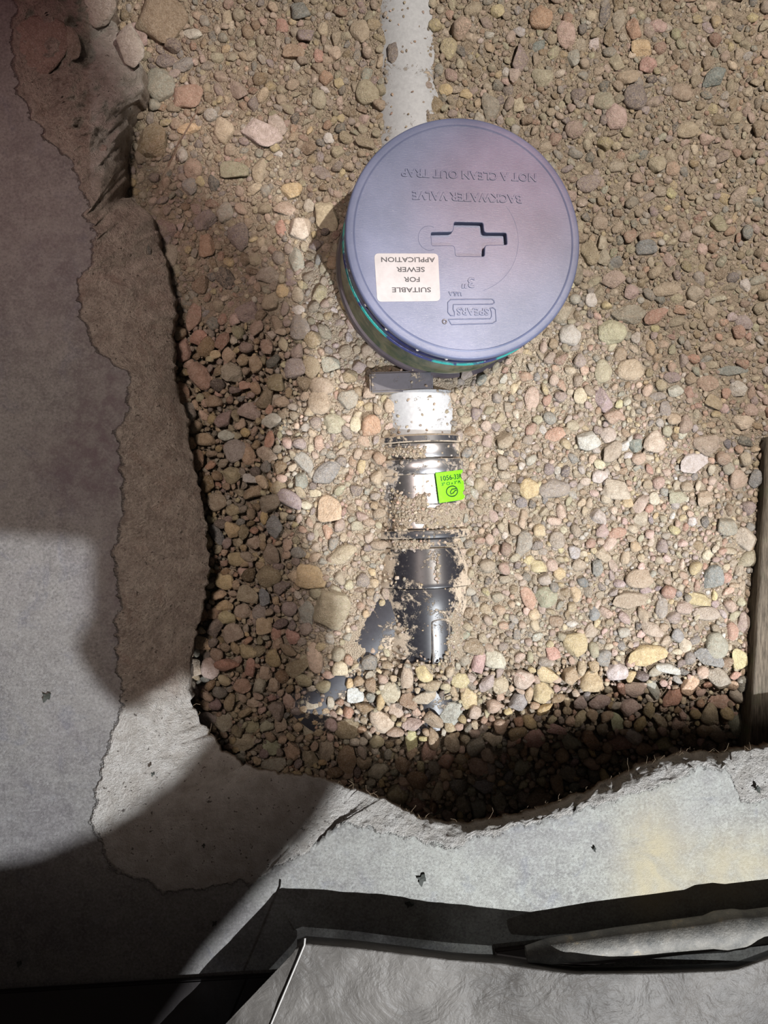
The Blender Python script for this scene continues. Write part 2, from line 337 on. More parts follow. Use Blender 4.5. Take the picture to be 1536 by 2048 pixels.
for i in range(1, n3r + 1):
    t = i / n3r; z = zb + (-0.14 - zb) * t; q = P0.copy(); q[:, 2] = z
    out = 0.5 * (zb - z) + 0.004 * fbm(uu * 4, zz + i * 0.7, 4, 51) * min(1, t * 4) - (0.004 * lowR * math.exp(-((i - 1.5) / 1.2) ** 2))
    out = out * np.where(T[:, 1] < 1420, 0.55, 1.0)
    q[:, :2] += rad * out[:, None]; pos.append(q); brk.append(zz + 1); dirt.append(0.25 + 0.75 * lowR if i < 4 else zz + 0.8); pale.append(zz)
V = np.stack(pos, 1).reshape(-1, 3); nv = len(pos)
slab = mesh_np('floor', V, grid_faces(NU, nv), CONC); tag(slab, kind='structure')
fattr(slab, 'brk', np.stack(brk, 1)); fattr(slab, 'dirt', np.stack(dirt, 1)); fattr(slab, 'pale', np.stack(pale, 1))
px = V[:, 0] / ((D - V[:, 2]) / F) + 768; py = 1024 - V[:, 1] / ((D - V[:, 2]) / F)
def blob(cx, cy, rx, ry): return np.exp(-(((px - cx) / rx) ** 2 + ((py - cy) / ry) ** 2))
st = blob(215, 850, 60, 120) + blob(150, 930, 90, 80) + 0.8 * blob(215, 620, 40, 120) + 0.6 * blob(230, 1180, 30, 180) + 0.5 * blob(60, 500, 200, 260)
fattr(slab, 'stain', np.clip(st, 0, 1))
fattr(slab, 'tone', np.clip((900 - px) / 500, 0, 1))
fattr(slab, 'ochre', np.clip(blob(1300, 1720, 60, 110) + 0.8 * blob(1480, 1720, 120, 60) + 0.5 * blob(1400, 1790, 140, 40), 0, 1))

# ------------------------------------------------------------------ gravel bed height
def ground_px(px, py):
    px = np.asarray(px, float); py = np.asarray(py, float)
    z = -0.083 + 0.004 * np.clip((300 - py) / 300, 0, 1) - 0.020 * np.clip((py - 1330) / 220, 0, 1) - 0.008 * np.clip((560 - px) / 150, 0, 1) * np.clip((py - 500) / 200, 0, 1)
    z = z + 0.0045 * fbm(px / 170, py / 170, 3, 71) + 0.0012 * fbm(px / 22, py / 22, 3, 81)
    z = z - 0.03 * np.clip((py - 1560) / 120, 0, 1)
    z = z + 0.0045 * fbm(px / 30, py / 42, 4, 77) * np.exp(-((px - 812 - 0.0345 * py) / 120) ** 4)
    return z
AX0 = (812.0, 0.0); SL = 0.0345
def axis_x(py): return 812 + SL * py
def pipe_prof(py):   # radius and centre height along the run
    py = np.asarray(py, float)
    r = np.interp(py, [-600, 700, 872, 873, 887, 888, 917, 920, 950, 951, 1057, 1058, 1075, 1077, 1095, 1165, 1172, 1176, 1230, 1440],
                  [.0445, .0445, .0445, .052, .052, .0485, .0485, .052, .052, .049, .049, .053, .053, .048, .047, .0525, .0530, .0500, .0465, .045])
    zc = np.interp(py, [-600, 300, 700, 1180, 1330, 1440], [-.1185, -.1180, -.1165, -.1125, -.1150, -.1400])
    return r, zc
def sand_patch(px, py):
    n = fbm(px / 28, py / 28, 4, 91)
    def bx(x0, x1, y0, y1, e=14): return np.minimum(np.minimum((px - x0) / e, (x1 - px) / e), np.minimum((py - y0) / e, (y1 - py) / e))
    b = np.maximum.reduce([bx(800, 925, 1008, 1056), bx(785, 925, 1078, 1100, 8), bx(770, 850, 890, 920, 10), bx(790, 860, 985, 1056), bx(868, 884, 1100, 1175, 6) - .5,
                           bx(880, 940, 1180, 1330) - 0.9, bx(800, 940, 1325, 1460, 10), bx(765, 870, 786, 800, 8) - 0.6, bx(855, 905, 225, 260, 8), bx(770, 940, 1400, 1600)])
    return np.clip(b, -2, 1.0) + 1.3 * n
gx = np.arange(150, 2300, 4.6); gy = np.arange(-700, 1800, 4.6); GX, GY = np.meshgrid(gx, gy, indexing='ij')
def bed_height(px, py):
    g = ground_px(px, py); r, zc = pipe_prof(py); s = (D + 0.08) / F
    dxm = (px - axis_x(py)) * s; h = np.where(np.abs(dxm) < r, zc + np.sqrt(np.maximum(r * r - dxm ** 2, 0)), -1)
    sp = sand_patch(px, py)
    g2 = np.where((sp > 0.15) & (h > g), np.maximum(g, h + 0.0025 * np.clip(sp, 0, 1)), g)
    return g2, h, g
ZB, HB, GB = bed_height(GX, GY)
clean = np.clip((GY - 1300) / 120, 0, 1) + np.clip((620 - GX) / 80, 0, 1) * np.clip((GY - 640) / 60, 0, 1)
clean = np.clip(clean, 0, 1)
ZV = ZB - 0.010 * clean + 0.0009 * (rng.random(ZB.shape) - .5)
Vb = np.stack([(GX - 768) * (D - ZV) / F, (1024 - GY) * (D - ZV) / F, ZV], -1).reshape(-1, 3)
bed = mesh_np('gravel_bed', Vb, grid_faces(len(gx), len(gy))[:, ::-1], SANDM); tag(bed, kind='structure')

# ------------------------------------------------------------------ stones
def ico(n):
    bm = bmesh.new(); bmesh.ops.create_icosphere(bm, subdivisions=n, radius=1)
    v = np.array([x.co[:] for x in bm.verts]); f = np.array([[q.index for q in p.verts] for p in bm.faces]); bm.free(); return v, f
ICO = {k: ico(k) for k in (1, 2, 3, 4)}
def shapes(n, sub, K=9, lo=0.62, hi=0.97, hard=0.95):
    v, f = ICO[sub]; P = np.repeat(v[None], n, 0)
    for k in range(K):
        nn = rng.normal(size=(n, 3)); nn /= np.linalg.norm(nn, axis=1, keepdims=True); dd = rng.uniform(lo, hi, n)
        e = np.einsum('nvc,nc->nv', P, nn) - dd[:, None]; e = np.maximum(e, 0) * hard; P = P - e[..., None] * nn[:, None]
    ph = rng.uniform(0, 6, (n, 1, 3)); P = P * (1 + 0.030 * np.sin(3.1 * P[..., [1, 2, 0]] + ph) + 0.022 * np.sin(7 * P[..., [2, 0, 1]] + ph))
    if sub > 2: P = P * (1 + 0.012 * np.sin(15 * P[..., [1, 2, 0]] + 2 * ph) + 0.010 * np.sin(23 * P[..., [2, 0, 1]] - ph))
    ext = np.abs(P).max(1, keepdims=True); return P / ext, f
PAL = {'T': (.46, .38, .29), 'P': (.53, .42, .37), 'G': (.37, .37, .34), 'O': (.44, .41, .31), 'U': (.37, .32, .315), 'Y': (.56, .47, .29), 'W': (.60, .585, .56),
       'B': (.30, .23, .155), 'S': (.25, .262, .265), 'R': (.47, .31, .245), 'C': (.58, .52, .41), 'D': (.13, .13, .13), 'V': (.22, .19, .20)}
PAL = {k: tuple(min(0.74, q * 1.2) for q in v) for k, v in PAL.items()}
KEYS = list(PAL)
HAND = """1082 35 22 25 - R;1131 68 19 30 - P;1237 38 13 28 - O;1209 31 11 30 - V;1267 58 18 20 - R;1286 94 24 19 - Y;1316 52 17 14 - P;1218 73 11 25 - B;1190 87 11 14 - W;1272 194 25 25 - V;
1295 134 18 18 - R;1256 157 23 15 - T;1232 124 18 17 - O;1427 157 28 18 20 S;1209 202 24 18 - O;1232 234 20 27 - P;1377 260 24 15 - T;1084 154 22 20 - O;1147 119 12 20 - G;1366 185 24 17 - T;
1314 331 17 18 - T;1345 338 14 14 - T;1297 396 20 10 15 U;1232 333 15 12 - O;1471 237 15 13 - T;1200 445 15 17 - T;1293 499 22 18 - S;1337 520 15 14 - P;1181 506 24 25 - T;1207 516 14 20 - O;
1234 523 14 14 - S;1228 562 23 20 - P;1262 588 15 18 - P;1260 628 36 19 -5 G;1312 631 28 14 30 R;1223 665 29 25 - C;1140 670 21 22 - W;1183 600 13 14 - W;1335 579 30 15 10 T;1370 474 14 13 - P;
1490 572 10 15 - W;1420 623 14 16 - T;1488 645 18 14 -20 U;1474 663 16 16 - R;1361 619 13 10 - R;1262 740 28 21 5 C;1206 742 17 24 - O;1312 733 10 6 70 R;1063 799 15 24 - P;1206 801 18 27 - U;
1160 792 13 16 - C;1344 757 17 13 - U;1347 782 20 12 - W;1378 785 11 13 - R;1316 794 16 10 - U;1331 819 12 17 - U;1415 768 21 16 - T;1460 742 34 10 0 S;1424 805 20 14 -30 T;1502 820 14 13 - P;
1483 846 19 16 - C;1112 871 22 16 15 R;1171 881 30 20 5 W;1145 852 14 12 - O;1216 871 16 16 - P;1307 885 24 25 - C;1412 887 26 23 30 P;1384 927 34 21 15 W;1270 892 13 15 - S;1492 881 16 10 -15 D;
1098 941 11 15 - V;1058 976 20 21 - Y;1108 977 30 20 5 G;1199 956 17 16 - W;1235 977 30 22 -10 C;1042 1007 12 13 - S;1295 969 10 11 - T;1309 997 12 13 - C;1279 1007 22 13 60 P;1256 1003 13 12 - Y;
1356 993 20 14 - O;1513 962 17 22 - S;1049 1089 26 17 75 G;1115 1080 17 17 - U;1204 1063 15 15 - P;1234 1066 18 12 15 R;1450 1051 27 19 -15 G;1490 1077 25 26 - C;1499 1119 28 18 10 O;1427 1159 20 28 - S;
1192 1133 14 19 - S;1157 1133 15 15 - O;1077 1131 17 14 - Y;1281 1157 30 19 5 T;1258 1201 42 17 0 T;1057 1197 25 13 -65 R;1092 1194 24 21 - O;1150 1187 12 17 - Y;1398 1197 26 14 -10 Y;1415 1227 30 13 0 P;
1324 1216 13 20 - G;1188 1227 13 14 - S;1368 1216 17 14 - P;1464 1263 13 18 - R;1488 1248 27 14 -70 U;1303 1258 26 13 -20 P;1180 1262 14 16 - P;1434 1290 22 27 - G;1370 1290 13 17 - C;1290 1312 42 21 8 Y;
1150 1290 24 26 - Y;1415 1314 34 17 -30 S;1476 1319 16 24 - Y;1438 1356 29 22 - O;1234 1344 21 18 - W;1338 1338 26 10 - W;1492 1370 18 18 - G;1106 1304 14 16 - R;1044 1360 24 19 20 P;1084 1384 26 22 - Y;
1094 1349 24 16 -15 Y;1181 1363 24 26 - Y;1270 1377 25 16 20 P;1309 1378 20 11 -60 G;1442 1403 28 14 -5 R;1240 1485 27 17 10 R;1327 1489 20 16 - Y;1482 1447 24 29 - O;1232 1445 14 22 - O;1355 1447 15 15 - T;
1303 1395 13 10 -30 C;903 1420 31 21 60 G;938 1396 16 26 - Y;920 1361 18 16 - Y;973 1368 23 14 70 U;1000 1370 17 20 - O;1047 1358 21 20 20 P;956 1326 16 26 - P;991 1316 22 20 - C;1036 1404 22 22 - G;
823 1482 13 24 - Y;849 1396 26 14 25 T;813 1352 14 32 - T;795 1420 18 15 - P;856 1503 16 23 - R;890 1524 18 17 - R;956 1534 22 17 -20 T;985 1477 20 16 - T;1045 1537 21 19 - O;1068 1477 21 19 - R;
967 1573 22 15 - U;998 1602 14 22 - O;1047 1597 17 16 - O;925 1605 15 22 - T;875 1586 13 25 - T;1138 1547 23 17 - O;1110 1459 23 11 -10 R;1141 1482 21 17 - O;762 1440 26 27 - C;780 1385 20 22 - O;
708 1391 19 18 - W;681 1341 17 18 - C;615 1227 28 16 -70 S;663 1219 38 37 - O;622 1150 31 27 - Y;469 1269 22 23 - T;493 1189 24 19 -20 T;487 1222 18 14 - T;519 1225 14 16 - U;453 1238 18 16 - Y;
448 1212 18 12 - Y;528 1196 12 20 - S;526 1254 18 20 - T;405 1284 20 15 - Y;495 1303 21 15 - Y;552 1267 11 14 - R;585 1272 15 16 - R;420 1337 18 22 - P;394 1332 12 19 - T;500 1337 12 21 - R;
532 1344 13 15 - T;630 1316 16 30 - P;594 1336 28 17 35 B;485 1372 17 15 - R;518 1373 15 18 - O;549 1368 12 16 - T;578 1404 23 14 -45 P;506 1406 14 11 - C;446 1446 21 20 - O;505 1453 13 15 - T;
532 1453 16 12 - O;563 1450 14 22 - T;698 1456 29 21 10 B;490 1485 27 16 20 O;542 1495 18 16 - O;584 1502 17 20 - T;619 1516 18 18 - T;695 1518 34 20 85 B;617 1459 12 14 - O;651 1498 17 25 - T;
754 1544 23 18 - O;624 1401 16 22 - O;542 1394 10 8 - R;470 903 24 23 - G;497 822 24 19 -15 P;544 844 21 17 10 W;454 871 19 11 - W;433 1005 21 18 - T;467 1020 16 13 - T;464 1058 17 17 - Y;
434 1069 22 11 -60 S;509 1087 14 14 - T;469 1117 22 15 - Y;451 1163 20 16 - Y;538 1154 25 23 - B;499 958 18 10 -10 W;608 927 25 16 -55 G;654 946 31 19 38 S;600 960 16 18 - G;580 1002 30 18 -35 U;
657 1022 27 31 - Y;654 1064 11 15 - R;687 1112 33 19 30 O;550 1058 16 27 - S;668 847 25 20 - O;640 804 24 25 - T;696 801 20 21 - G;744 856 21 25 - R;711 849 11 16 - C;779 813 10 15 - P;
636 885 12 18 - R;630 987 13 9 - C;597 1106 16 12 - S;714 1054 13 12 - O;376 825 18 20 - U;391 924 19 24 - B;532 909 22 17 - T;652 434 34 21 -72 C;570 418 26 15 -10 T;596 460 28 24 60 C;
618 412 11 14 - W;562 453 11 17 - R;592 520 19 25 - G;478 478 21 30 - V;450 556 26 21 - D;534 551 25 19 - U;497 621 26 22 - U;565 582 12 14 - Y;596 590 12 16 - O;597 621 13 10 - W;
597 655 22 25 - G;389 632 31 14 75 R;362 699 20 26 - R;394 676 20 17 - R;398 752 31 20 -55 R;461 749 22 23 - T;432 711 12 10 - Y;458 710 14 16 - T;591 741 22 24 - U;622 736 19 22 - T;
513 731 14 20 - T;659 731 20 17 - G;700 752 15 15 - B;489 772 14 10 - R;414 488 16 28 - R;643 772 24 18 - T;625 681 18 17 - B;323 42 52 43 - B;273 78 22 32 - P;334 122 21 13 - V;
370 132 24 16 20 U;321 169 28 32 - G;375 195 34 22 10 R;523 268 43 23 -25 W;553 250 25 15 -55 P;448 260 21 26 - C;465 343 32 19 0 O;518 345 28 15 75 T;642 345 23 13 -5 U;583 384 22 18 - Y;
670 109 12 16 - C;720 67 19 24 - T;585 106 25 17 -10 R;639 199 16 18 - O;652 155 14 14 - R;601 20 19 20 - S;637 111 10 16 - R;678 166 11 11 - Y;735 185 23 24 - T;452 33 12 16 - C;
386 70 19 13 - W;565 50 13 15 - R;618 299 17 16 - B;658 277 11 11 - W;427 365 12 16 - D;386 339 19 21 - T;380 376 15 19 - G;377 257 25 11 10 Y;305 283 36 32 - B;784 103 14 23 - V;
995 25 14 15 - Y;922 103 14 9 -60 D;1030 148 22 13 60 P;980 211 19 27 - G;931 188 14 11 - Y;871 211 15 19 - B;892 180 14 12 - Y;1038 208 12 17 - C;794 240 10 11 - Y;855 170 9 10 - U;1077 92 17 11 60 S"""
hand = []
for e in HAND.replace('\n', '').split(';'):
    a = e.split(); hand.append((float(a[0]), float(a[1]), float(a[2]), float(a[3]), None if a[4] == '-' else float(a[4]), a[5]))
UNIQUE = {(323, 42): 'large flat olive brown rock beside the broken concrete at the top',
 (523, 268): 'pale grey white pointed stone lying on the upper gravel left of the valve cap',
 (652, 434): 'long smooth cream pebble beside the left rim of the valve cap',
 (657, 1022): 'ochre yellow stone with a pale chip, left of the steel band coupling',
 (654, 946): 'blue grey slab shaped stone left of the coupling, above the ochre stone',
 (622, 1150): 'big rounded orange tan stone at the edge of the left shadow',
 (663, 1219): 'large rough olive tan stone left of the black pipe hub',
 (903, 1420): 'smooth grey egg shaped stone just above the lower shadow, beside a yellow one',
 (938, 1396): 'bright yellow stone standing beside the smooth grey egg shaped stone',
 (762, 1440): 'rounded cream stone half in the lower shadow below the black fitting',
 (1272, 194): 'dark purple grey rounded pebble in the gravel above right of the cap',
 (1260, 628): 'long speckled grey pebble right of the valve cap next to a pink one',
 (1312, 631): 'pink red oblong pebble touching the long speckled grey pebble',
 (1262, 740): 'smooth cream oval stone below the long speckled grey pebble',
 (1427, 1159): 'blue grey upright oval stone near the weathered timber',
 (1384, 927): 'angular pinkish white stone in the bright gravel on the right',
 (1290, 1312): 'large rough yellow tan block of stone above the lower shadow',
 (1415, 1314): 'flat dark grey wedge of stone near the lower end of the timber',
 (1490, 1077): 'chunky grey cream stone leaning at the upper end of the timber',
 (784, 103): 'dark brown grey pointed stone lying on the white pipe at the top',
 (1293, 499): 'dark green grey stone right of the valve cap',
 (1427, 157): 'flat blue grey stone in the dusty upper right gravel',
 (698, 1456): 'large smooth brown oval stone in the lower left shadow'}
ARCH = [];
for sub, lo, n in ((3, 0.74, 7), (3, 0.46, 13), (4, 0.58, 3)):
    P, f = shapes(n, sub, 10 if lo > .7 else 12, lo, 0.90 if lo < .7 else 0.96)
    for i in range(n):
        me = bpy.data.meshes.new('stone'); me.from_pydata(P[i].tolist(), [], f.tolist()); me.materials.append(STONE_OBJ)
        for p in me.polygons: p.use_smooth = True
        ARCH.append(me)
placed = []     # px, py, r for packing
SLABPOLY = np.vstack([L, [[1950, 3000], [-1000, 3000], [-1000, -700], [200, -700]]])
def jitter(c, k=0.10):
    g = 1 + rng.normal() * k; return tuple(float(min(.85, max(.02, x * g * (1 + rng.normal() * 0.04)))) for x in c)
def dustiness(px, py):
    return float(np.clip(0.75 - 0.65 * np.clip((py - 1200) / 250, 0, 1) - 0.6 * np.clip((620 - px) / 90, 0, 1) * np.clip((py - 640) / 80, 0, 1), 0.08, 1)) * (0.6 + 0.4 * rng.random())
nparts = 0
for (x, y, a, b, ang, ck) in hand:
    key = (int(x), int(y)); z = float(bed_height(np.array([x]), np.array([y]))[0][0]); s = (D - z) / F
    if y > 1380: z -= 0.004
    onpipe = key == (784, 103)
    c = 0.62 * min(a, b) * s; th = math.radians(ang) if ang is not None else math.radians(random.uniform(-14, 14))
    me = ARCH[-1 - (hash(key) % 3)] if max(a, b) > 33 else ARCH[random.randrange(20)]
    o = bpy.data.objects.new('stone', me); loc = W(x, y, z + 0.22 * c + (0.004 if onpipe else 0))
    if ang is not None and b > a: a, b = b, a
    o.scale = (a * s * 1.06, b * s * 1.06, c); o.rotation_euler = (random.uniform(-.12, .12), random.uniform(-.12, .12), th)
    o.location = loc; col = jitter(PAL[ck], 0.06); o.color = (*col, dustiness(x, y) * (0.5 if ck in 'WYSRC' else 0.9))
    placed.append((x, y, min(a, b) * 0.5 + max(a, b) * 0.42))
    if key in UNIQUE: C.objects.link(o); tag(o, UNIQUE[key], 'stone')
    else: link(o, bed); nparts += 1
print('stone parts', nparts)

# the rest of the gravel: darts of falling size
cell = 26.0; buckets = {}
def add(x, y, r, lay):
    buckets.setdefault((int(x // cell), int(y // cell)), []).append((x, y, r, lay))
def ok(x, y, r, lay, k):
    i, j = int(x // cell), int(y // cell); w = 2 if r > 6 else 2
    for a in range(i - w, i + w + 1):
        for b in range(j - w, j + w + 1):
            for (x2, y2, r2, l2) in buckets.get((a, b), ()):
                if l2 == lay or l2 < 0:
                    q = k * (r + r2)
                    if (x - x2) ** 2 + (y - y2) ** 2 < q * q: return False
    return True
for (x, y, r) in placed: add(x, y, r, -1)
from mathutils.geometry import intersect_point_tri_2d
Lx = L[:, 0]; Ly = L[:, 1]
def inside_slab(x, y):   # under the slab (vectorised ray count)
    P = SLABPOLY; x1, y1 = P[:, 0], P[:, 1]; x2, y2 = np.roll(x1, -1), np.roll(y1, -1); c = np.zeros(len(x), bool)
    for a, b, cc, dd in zip(x1[::6] if False else x1, y1, x2, y2):
        m_ = ((b > y) != (dd > y)); xs = (cc - a) * (y - b) / (dd - b + 1e-12) + a; c ^= m_ & (x < xs)
    return c
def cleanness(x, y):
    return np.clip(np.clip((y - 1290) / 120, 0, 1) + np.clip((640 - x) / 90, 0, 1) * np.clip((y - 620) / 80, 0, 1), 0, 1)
out = {1: [], 2: [], 3: []}
def dart(n, r0, r1, prob, lay, k=0.86, dz=0.0, region=(190, 1900, -420, 1720)):
    n = int(n * 1.22); X = rng.uniform(region[0], region[1], n); Y = rng.uniform(region[2], region[3], n); Rr = r0 + (r1 - r0) * rng.random(n) ** 1.5
    keep = rng.random(n) < prob(X, Y)
    X, Y, Rr = X[keep], Y[keep], Rr[keep]
    ins = inside_slab(X + np.sign(X - 768) * 0, Y) ; far = ins & (inside_slab(X + 60, Y - 50))
    X, Y, Rr = X[~far], Y[~far], Rr[~far]
    zb, hp, g = bed_height(X, Y)
    pipe = (hp > g - 0.001) & (sand_patch(X, Y) < 0.1) & (Y < 1420)
    bx = np.abs((X - 735) * 0.753 + (Y - 1270) * 0.658 + 0) ; al = (X - 735) * -0.658 + (Y - 1270) * 0.753
    branch = (bx < 27) & (np.abs(al) < 62)
    branch |= (np.hypot(X - 672, Y - 1378) < 26) | (np.hypot(X - 868, Y - 1412) < 24)
    flange = (X > 746) & (X < 835) & (Y > 740) & (Y < 784)
    cyl = np.hypot(X - 890, Y - 535) < 196
    onp = (hp > g - 0.001)
    bad = ((pipe | branch | flange) & (Rr > 1.8)) | cyl | (onp & (Rr > 4.6) & (Y < 1330))
    # stones peek over the pipe's flanks
    edge = pipe & (np.abs(X - axis_x(Y)) > 40) & (rng.random(len(X)) < 0.10) & (Rr < 6)
    small = (pipe | branch | flange) & (Rr < 3.4) & (rng.random(len(X)) < 0.05)
    bad &= ~(edge | small) | cyl
    for x, y, r, bd, z, h in zip(X, Y, Rr, bad, zb, np.maximum(hp, g)):
        if bd: continue
        if ok(x, y, r, lay, k):
            add(x, y, r, lay)
            sub = 3 if r > 17 else (2 if r > 7.5 else 1)
            out[3 if sub == 3 else sub].append((x, y, r, (h if (h > z and r < 9) else z) + dz))
cl = cleanness
dart(5000, 15, 23, lambda x, y: 0.05 + 0.9 * cl(x, y), 0, 0.78)
dart(24000, 9, 15, lambda x, y: 0.30 + 0.25 * fbm(x / 120, y / 120, 2, 5) + 0.7 * cl(x, y), 0, 0.76)
dart(6000, 11, 19, lambda x, y: cl(x, y), 1, 0.80, dz=-0.009)
dart(52000, 5.5, 9, lambda x, y: 0.75 + 0.25 * cl(x, y), 0, 0.76)
dart(16000, 6, 11, lambda x, y: 0.10 + 0.9 * cl(x, y), 1, 0.84, dz=-0.006)
dart(80000, 3.2, 5.5, lambda x, y: 0.95 - 0.45 * cl(x, y), 0, 0.78)
dart(80000, 1.9, 3.2, lambda x, y: 0.8 * (1 - cl(x, y)), 0, 0.84)
WTS = {'T': 6, 'P': 5, 'G': 2.2, 'O': 3.6, 'U': 3, 'Y': 1.8, 'W': 1.3, 'B': 2.2, 'S': 1.2, 'R': 2.2, 'C': 2.6, 'D': .3, 'V': .5}
palv = np.array([PAL[k] for k in KEYS]); wv = np.array([WTS[k] for k in KEYS]); wv = wv / wv.sum()
groups = []
tv = 0
for sub, lst in out.items():
    A = np.array(lst); n = len(A)
    if not n: continue
    P, f = shapes(n, sub, 7 if sub == 1 else 11, 0.48, 0.92)
    r = A[:, 2]; asp = rng.uniform(0.85, 1.35, n)
    z = A[:, 3]; s = (D - z) / F; ra = r * asp * s; rb = r / asp * s; rc = np.minimum(ra, rb) * rng.uniform(0.6, 0.9, n)
    P = P * np.stack([ra, rb, rc], 1)[:, None]
    th = rng.uniform(0, math.pi, n); ti = rng.normal(0, 0.30, n)
    ct, st_ = np.cos(ti)[:, None], np.sin(ti)[:, None]
    Y2 = P[..., 1] * ct - P[..., 2] * st_; Z2 = P[..., 1] * st_ + P[..., 2] * ct
    c_, s_ = np.cos(th)[:, None], np.sin(th)[:, None]
    X3 = P[..., 0] * c_ - Y2 * s_; Y3 = P[..., 0] * s_ + Y2 * c_
    zc = z + rc * rng.uniform(-0.10, 0.45, n); s2 = (D - zc) / F
    cxw = (A[:, 0] - 768) * s2; cyw = (1024 - A[:, 1]) * s2
    Vv = np.stack([X3 + cxw[:, None], Y3 + cyw[:, None], Z2 + zc[:, None]], -1)
    ci = rng.choice(len(KEYS), n, p=wv); colr = palv[ci] * rng.normal(0.97, 0.16, (n, 1)) * rng.normal(1, 0.035, (n, 3))
    pinkz = np.clip((A[:, 0] - 950) / 300, 0, 1) * np.clip((A[:, 1] - 600) / 200, 0, 1)
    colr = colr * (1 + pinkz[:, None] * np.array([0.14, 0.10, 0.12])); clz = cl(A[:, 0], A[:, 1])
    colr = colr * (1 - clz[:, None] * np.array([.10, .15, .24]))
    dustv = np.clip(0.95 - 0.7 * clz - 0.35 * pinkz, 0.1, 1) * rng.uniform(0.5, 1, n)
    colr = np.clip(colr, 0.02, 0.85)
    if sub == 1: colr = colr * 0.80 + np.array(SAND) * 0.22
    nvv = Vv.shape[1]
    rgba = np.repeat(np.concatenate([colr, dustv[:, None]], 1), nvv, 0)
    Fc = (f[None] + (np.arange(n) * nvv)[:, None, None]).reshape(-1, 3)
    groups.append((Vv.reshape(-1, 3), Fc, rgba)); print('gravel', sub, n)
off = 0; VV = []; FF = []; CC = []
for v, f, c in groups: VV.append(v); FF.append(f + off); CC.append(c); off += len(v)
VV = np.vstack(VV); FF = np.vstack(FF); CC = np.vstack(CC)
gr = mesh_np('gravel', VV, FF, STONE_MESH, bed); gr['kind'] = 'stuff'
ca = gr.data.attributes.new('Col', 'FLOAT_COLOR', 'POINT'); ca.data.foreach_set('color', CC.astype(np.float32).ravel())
print('tris', len(FF))

# rocks embedded in the rubbly corner of the slab
for (x, y, a, b, c_, z, th) in ((60, 95, 85, 62, (.33, .24, .215), -.006, .5), (130, 95, 34, 46, (.36, .31, .27), -.010, .1), (105, 205, 40, 26, (.38, .30, .27), -.012, -.5), (150, 265, 26, 22, (.30, .25, .21), -.016, 0),
                           (185, 235, 22, 20, (.42, .33, .2), -.022, .3), (200, 310, 24, 20, (.33, .27, .25), -.02, .8), (255, 90, 34, 48, (.62, .58, .54), -.028, .2), (205, 20, 40, 40, (.58, .54, .50), -.03, .4), (296, 500, 8, 16, (.09, .10, .10), -.036, .5), (296, 570, 7, 14, (.12, .13, .14), -.036, .4)):
    o = bpy.data.objects.new('stone', ARCH[random.randrange(7, 22)]); link(o, slab); s = S0
    o.scale = (a * s, b * s, min(a, b) * s * 0.32); o.rotation_euler = (0.1, -0.1, th); o.location = W(x, y, z - 0.003); o.color = (*c_, 0.3)

# ------------------------------------------------------------------ white pipe, coupling, black fitting
def run(name, pts, mat, parent=None, n=96):
    # pts: (py, r) along the pipe axis
    P = []; a = np.linspace(0, 2 * math.pi, n, endpoint=False)
    s = (D + 0.083) / F
    dirv = Vector((SL, -1, 0)).normalized(); side = Vector((1, SL, 0)).normalized()
    ring = []
    for py, r in pts:
        zc = float(pipe_prof(py)[1]); c = Vector(((axis_x(py) - 768) * s, (1024 - py) * s, zc))
        ring.append([c + side * (r * math.cos(t)) + Vector((0, 0, r * math.sin(t))) for t in a])
    V = np.array(ring).transpose(1, 0, 2).reshape(-1, 3)
    o = mesh_np(name, V, grid_faces(n, len(pts), True), mat, parent)
    o.data.set_sharp_from_angle(angle=math.radians(35)); return o
o = run('white_pipe', [(-650, .040), (-650, .0445)] + [(y, .0445) for y in range(-600, 336, 60)] + [(338, .0445), (338, .040)], WHITE_PVC)
tag(o, 'white plastic pipe half buried in gravel running to the top above the valve cap', 'pipe')
o = run('white_pipe', [(783, .040), (783, .0445), (872, .0445), (872, .040)], WHITE_PVC)
tag(o, 'short white plastic pipe stub between the valve and the steel band coupling', 'pipe')
cp = bpy.data.objects.new('pipe_coupling', None); C.objects.link(cp); cp.location = (0, 0, 0)
tag(cp, 'steel banded black rubber pipe coupling with a bright green sticker', 'coupling')
run('rubber_sleeve', [(870, .045), (873, .0515), (875, .0525), (885, .0525), (887, .0515), (887, .047), (1077, .047), (1080, .0480), (1092, .0480), (1094, .045)], RUBBER, cp)
run('clamp_band', [(889, .047), (889, .0485), (891, .049), (915, .049), (917, .0485), (917, .047)], STEEL, cp)
run('clamp_band', [(919, .047), (920, .0515), (922, .0522), (946, .0522), (950, .0510), (951, .047)], STEEL, cp)
run('shield', [(951, .047), (951, .0494), (1008, .0494), (1010, .0485), (1016, .0485), (1018, .0494), (1030, .0494), (1032, .0485), (1036, .0494), (1056, .0494), (1057, .047)], STEEL, cp)
run('clamp_band', [(1059, .047), (1060, .053), (1062, .0535), (1073, .0535), (1075, .053), (1075, .047)], RUBBER, cp)
